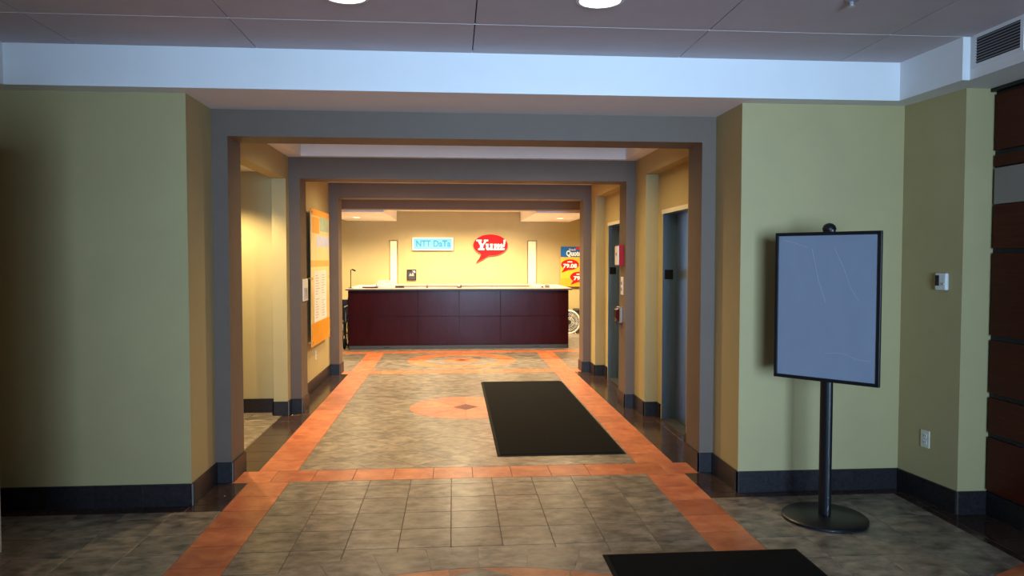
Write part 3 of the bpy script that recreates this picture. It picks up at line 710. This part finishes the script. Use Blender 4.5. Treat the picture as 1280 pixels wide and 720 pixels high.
B().bevbox(-.06, -.03, -.045, .075, -.012, .022, .004).obj('lever', M_black, ph)

# ------------------------------------------------------------------ sign stand
st = empty('sign_stand', (2.385, 4.555, 0), 0, 'black floor stand holding a blank poster frame before the wall', 'sign stand')
B().lathe([(.245, 0), (.262, .006), (.262, .018), (.250, .028), (.06, .034)], 56).obj('base', M_black, st)
SR = math.atan2(-.488, .44)
post = B()
pr = [(.040 * math.cos(2 * PI * k / 20), .026 * math.sin(2 * PI * k / 20)) for k in range(20)]
post.prism(pr, .03, 1.868).obj('post', M_black, st).rotation_euler = (0, 0, SR)
B().lathe([(.042, 0), (.042, .008), (.036, .026), (.022, .038), (.004, .043)], 24, (0, 0, 1.862)).obj('cap', M_black, st)
fr = B(); fw, fb, ft, t = .330, .895, 1.848, .022
fr.bevbox(-fw, fw, -.052, -.026, fb, fb + t, .003).bevbox(-fw, fw, -.052, -.026, ft - t, ft, .003).bevbox(-fw, -fw + t, -.052, -.026, fb + t * .5, ft - t * .5, .003).bevbox(fw - t, fw, -.052, -.026, fb + t * .5, ft - t * .5, .003)
fo = fr.obj('frame', M_black, st); fo.rotation_euler = (0, 0, SR)
B().box(-fw + .004, fw - .004, -.034, -.027, fb + .004, ft - .004).obj('back_panel', M_kick, fo)
sh = B().box(-fw + t - .003, fw - t + .003, -.042, -.034, fb + t - .003, ft - t + .003).obj('plastic_sheet', M_sheet, fo)
for pts in ([(.0, 1.075), (.06, 1.085), (.12, 1.082), (.19, 1.055), (.28, 1.048)], [(.05, 1.74), (.10, 1.64), (.15, 1.50), (.20, 1.42)], [(-.28, 1.80), (-.20, 1.78), (-.12, 1.75)], [(-.09, 1.74), (-.05, 1.55), (.0, 1.40)]):
    B().tube([(x, -.0421, z) for x, z in pts], .0014, 5).obj('crease', M_scr, fo)

# ------------------------------------------------------------------ floor mats
def mat_obj(x0, x1, y0, y1, label):
    e = empty('floor_mat', ((x0 + x1) / 2, (y0 + y1) / 2, 0.002), 0, label, 'floor mat')
    w, l = (x1 - x0) / 2, (y1 - y0) / 2
    b = B(); b.raw([(-w, -l, 0), (w, -l, 0), (w, l, 0), (-w, l, 0), (-w + .02, -l + .02, .006), (w - .02, -l + .02, .006), (w - .02, l - .02, .006), (-w + .02, l - .02, .006)],
                   [(3, 2, 1, 0), (4, 5, 6, 7), (0, 1, 5, 4), (1, 2, 6, 5), (2, 3, 7, 6), (3, 0, 4, 7)]); b.obj('rubber_border', M_rub, e)
    B().bevbox(-w + .028, w - .028, -l + .028, l - .028, .004, .011, .002).obj('carpet', M_mat, e)
mat_obj(.368, 1.478, 6.215, 10.055, 'long black mat lying in the corridor beside the elevators')
mat_obj(.835, 1.970, .26, 4.083, 'black mat lying in the lobby before the sign stand')

# ------------------------------------------------------------------ lamps
def can(name, x, y, z, r, lens, label, group, energy, color, size=2.5, blend=.9):
    e = empty(name, (x, y, z), 0, label, 'ceiling light', group)
    B().lathe([(r, 0), (r, -.006), (r * .86, -.008), (r * .84, -.002)], 32).obj('trim_ring', M_white, e)
    B().lathe([(r * .84, -.0015), (r * .84, -.004)], 32).obj('lens', lens, e)
    if energy: downspot('lamp', (0, 0, -.03), energy, color, size, blend, r * .6, e)
    return e
can('downlight', .772, 3.905, ZC, .128, M_lens, 'round white lobby ceiling light on the sign stand side', 'lobby downlights', 6, (1, .93, .85))
can('downlight', -.556, 3.945, ZC, .128, M_lens, 'round white lobby ceiling light on the side of the blank wall', 'lobby downlights', 6, (1, .93, .85))
can('downlight', -2.45, 7.55, 2.62, .08, M_lensw, 'warm downlight in the side corridor ceiling', None, 230, WARM, 2.2, .5)
for (y, e_, nm) in ((7.1, 165, 'first'), (9.85, 190, 'second')):
    for (x, sd) in ((-.75, 'side away from the elevators'), (1.02, 'elevator side')):
        can('downlight', x, y, 3.0, .085, M_lensw, 'warm downlight in the %s corridor tray, %s' % (nm, sd), 'corridor downlights', e_, WARM, 2.6, .9)
for (x, y, z, e_, nm) in ((-.55, 15.9, ZS, 574, 'on the cyan sign side of the middle bay'), (.85, 15.9, ZS, 574, 'on the red bubble sign side of the middle bay'), (-2.0, 15.6, 2.55, 348, 'in the drop box over the microphone end'), (2.25, 15.6, 2.55, 348, 'in the drop box over the poster end'),
                          (.13, 11.9, ZS, 640, 'over the ring medallion'), (-1.6, 12.4, ZS, 287, 'before the beam on the wheelchair side'), (1.9, 12.4, ZS, 287, 'before the beam on the fan side'),
                          (-3.2, 15.5, ZS, 287, 'beyond the wheelchair'), (3.5, 15.5, ZS, 287, 'beyond the fan')):
    can('downlight', x, y, z, .085, M_lensw, 'warm reception downlight ' + nm, 'reception downlights', e_, WARM2, 2.7, .9)
sk = empty('sprinkler_head', (2.09, 3.80, ZC), 0, 'small sprinkler head in the lobby ceiling', 'sprinkler')
B().lathe([(.035, 0), (.035, -.006), (.012, -.012), (.010, -.03)], 20).obj('escutcheon', M_ink, sk); B().lathe([(.018, -.036), (.018, -.032), (.006, -.03)], 16).obj('deflector', M_alu, sk)
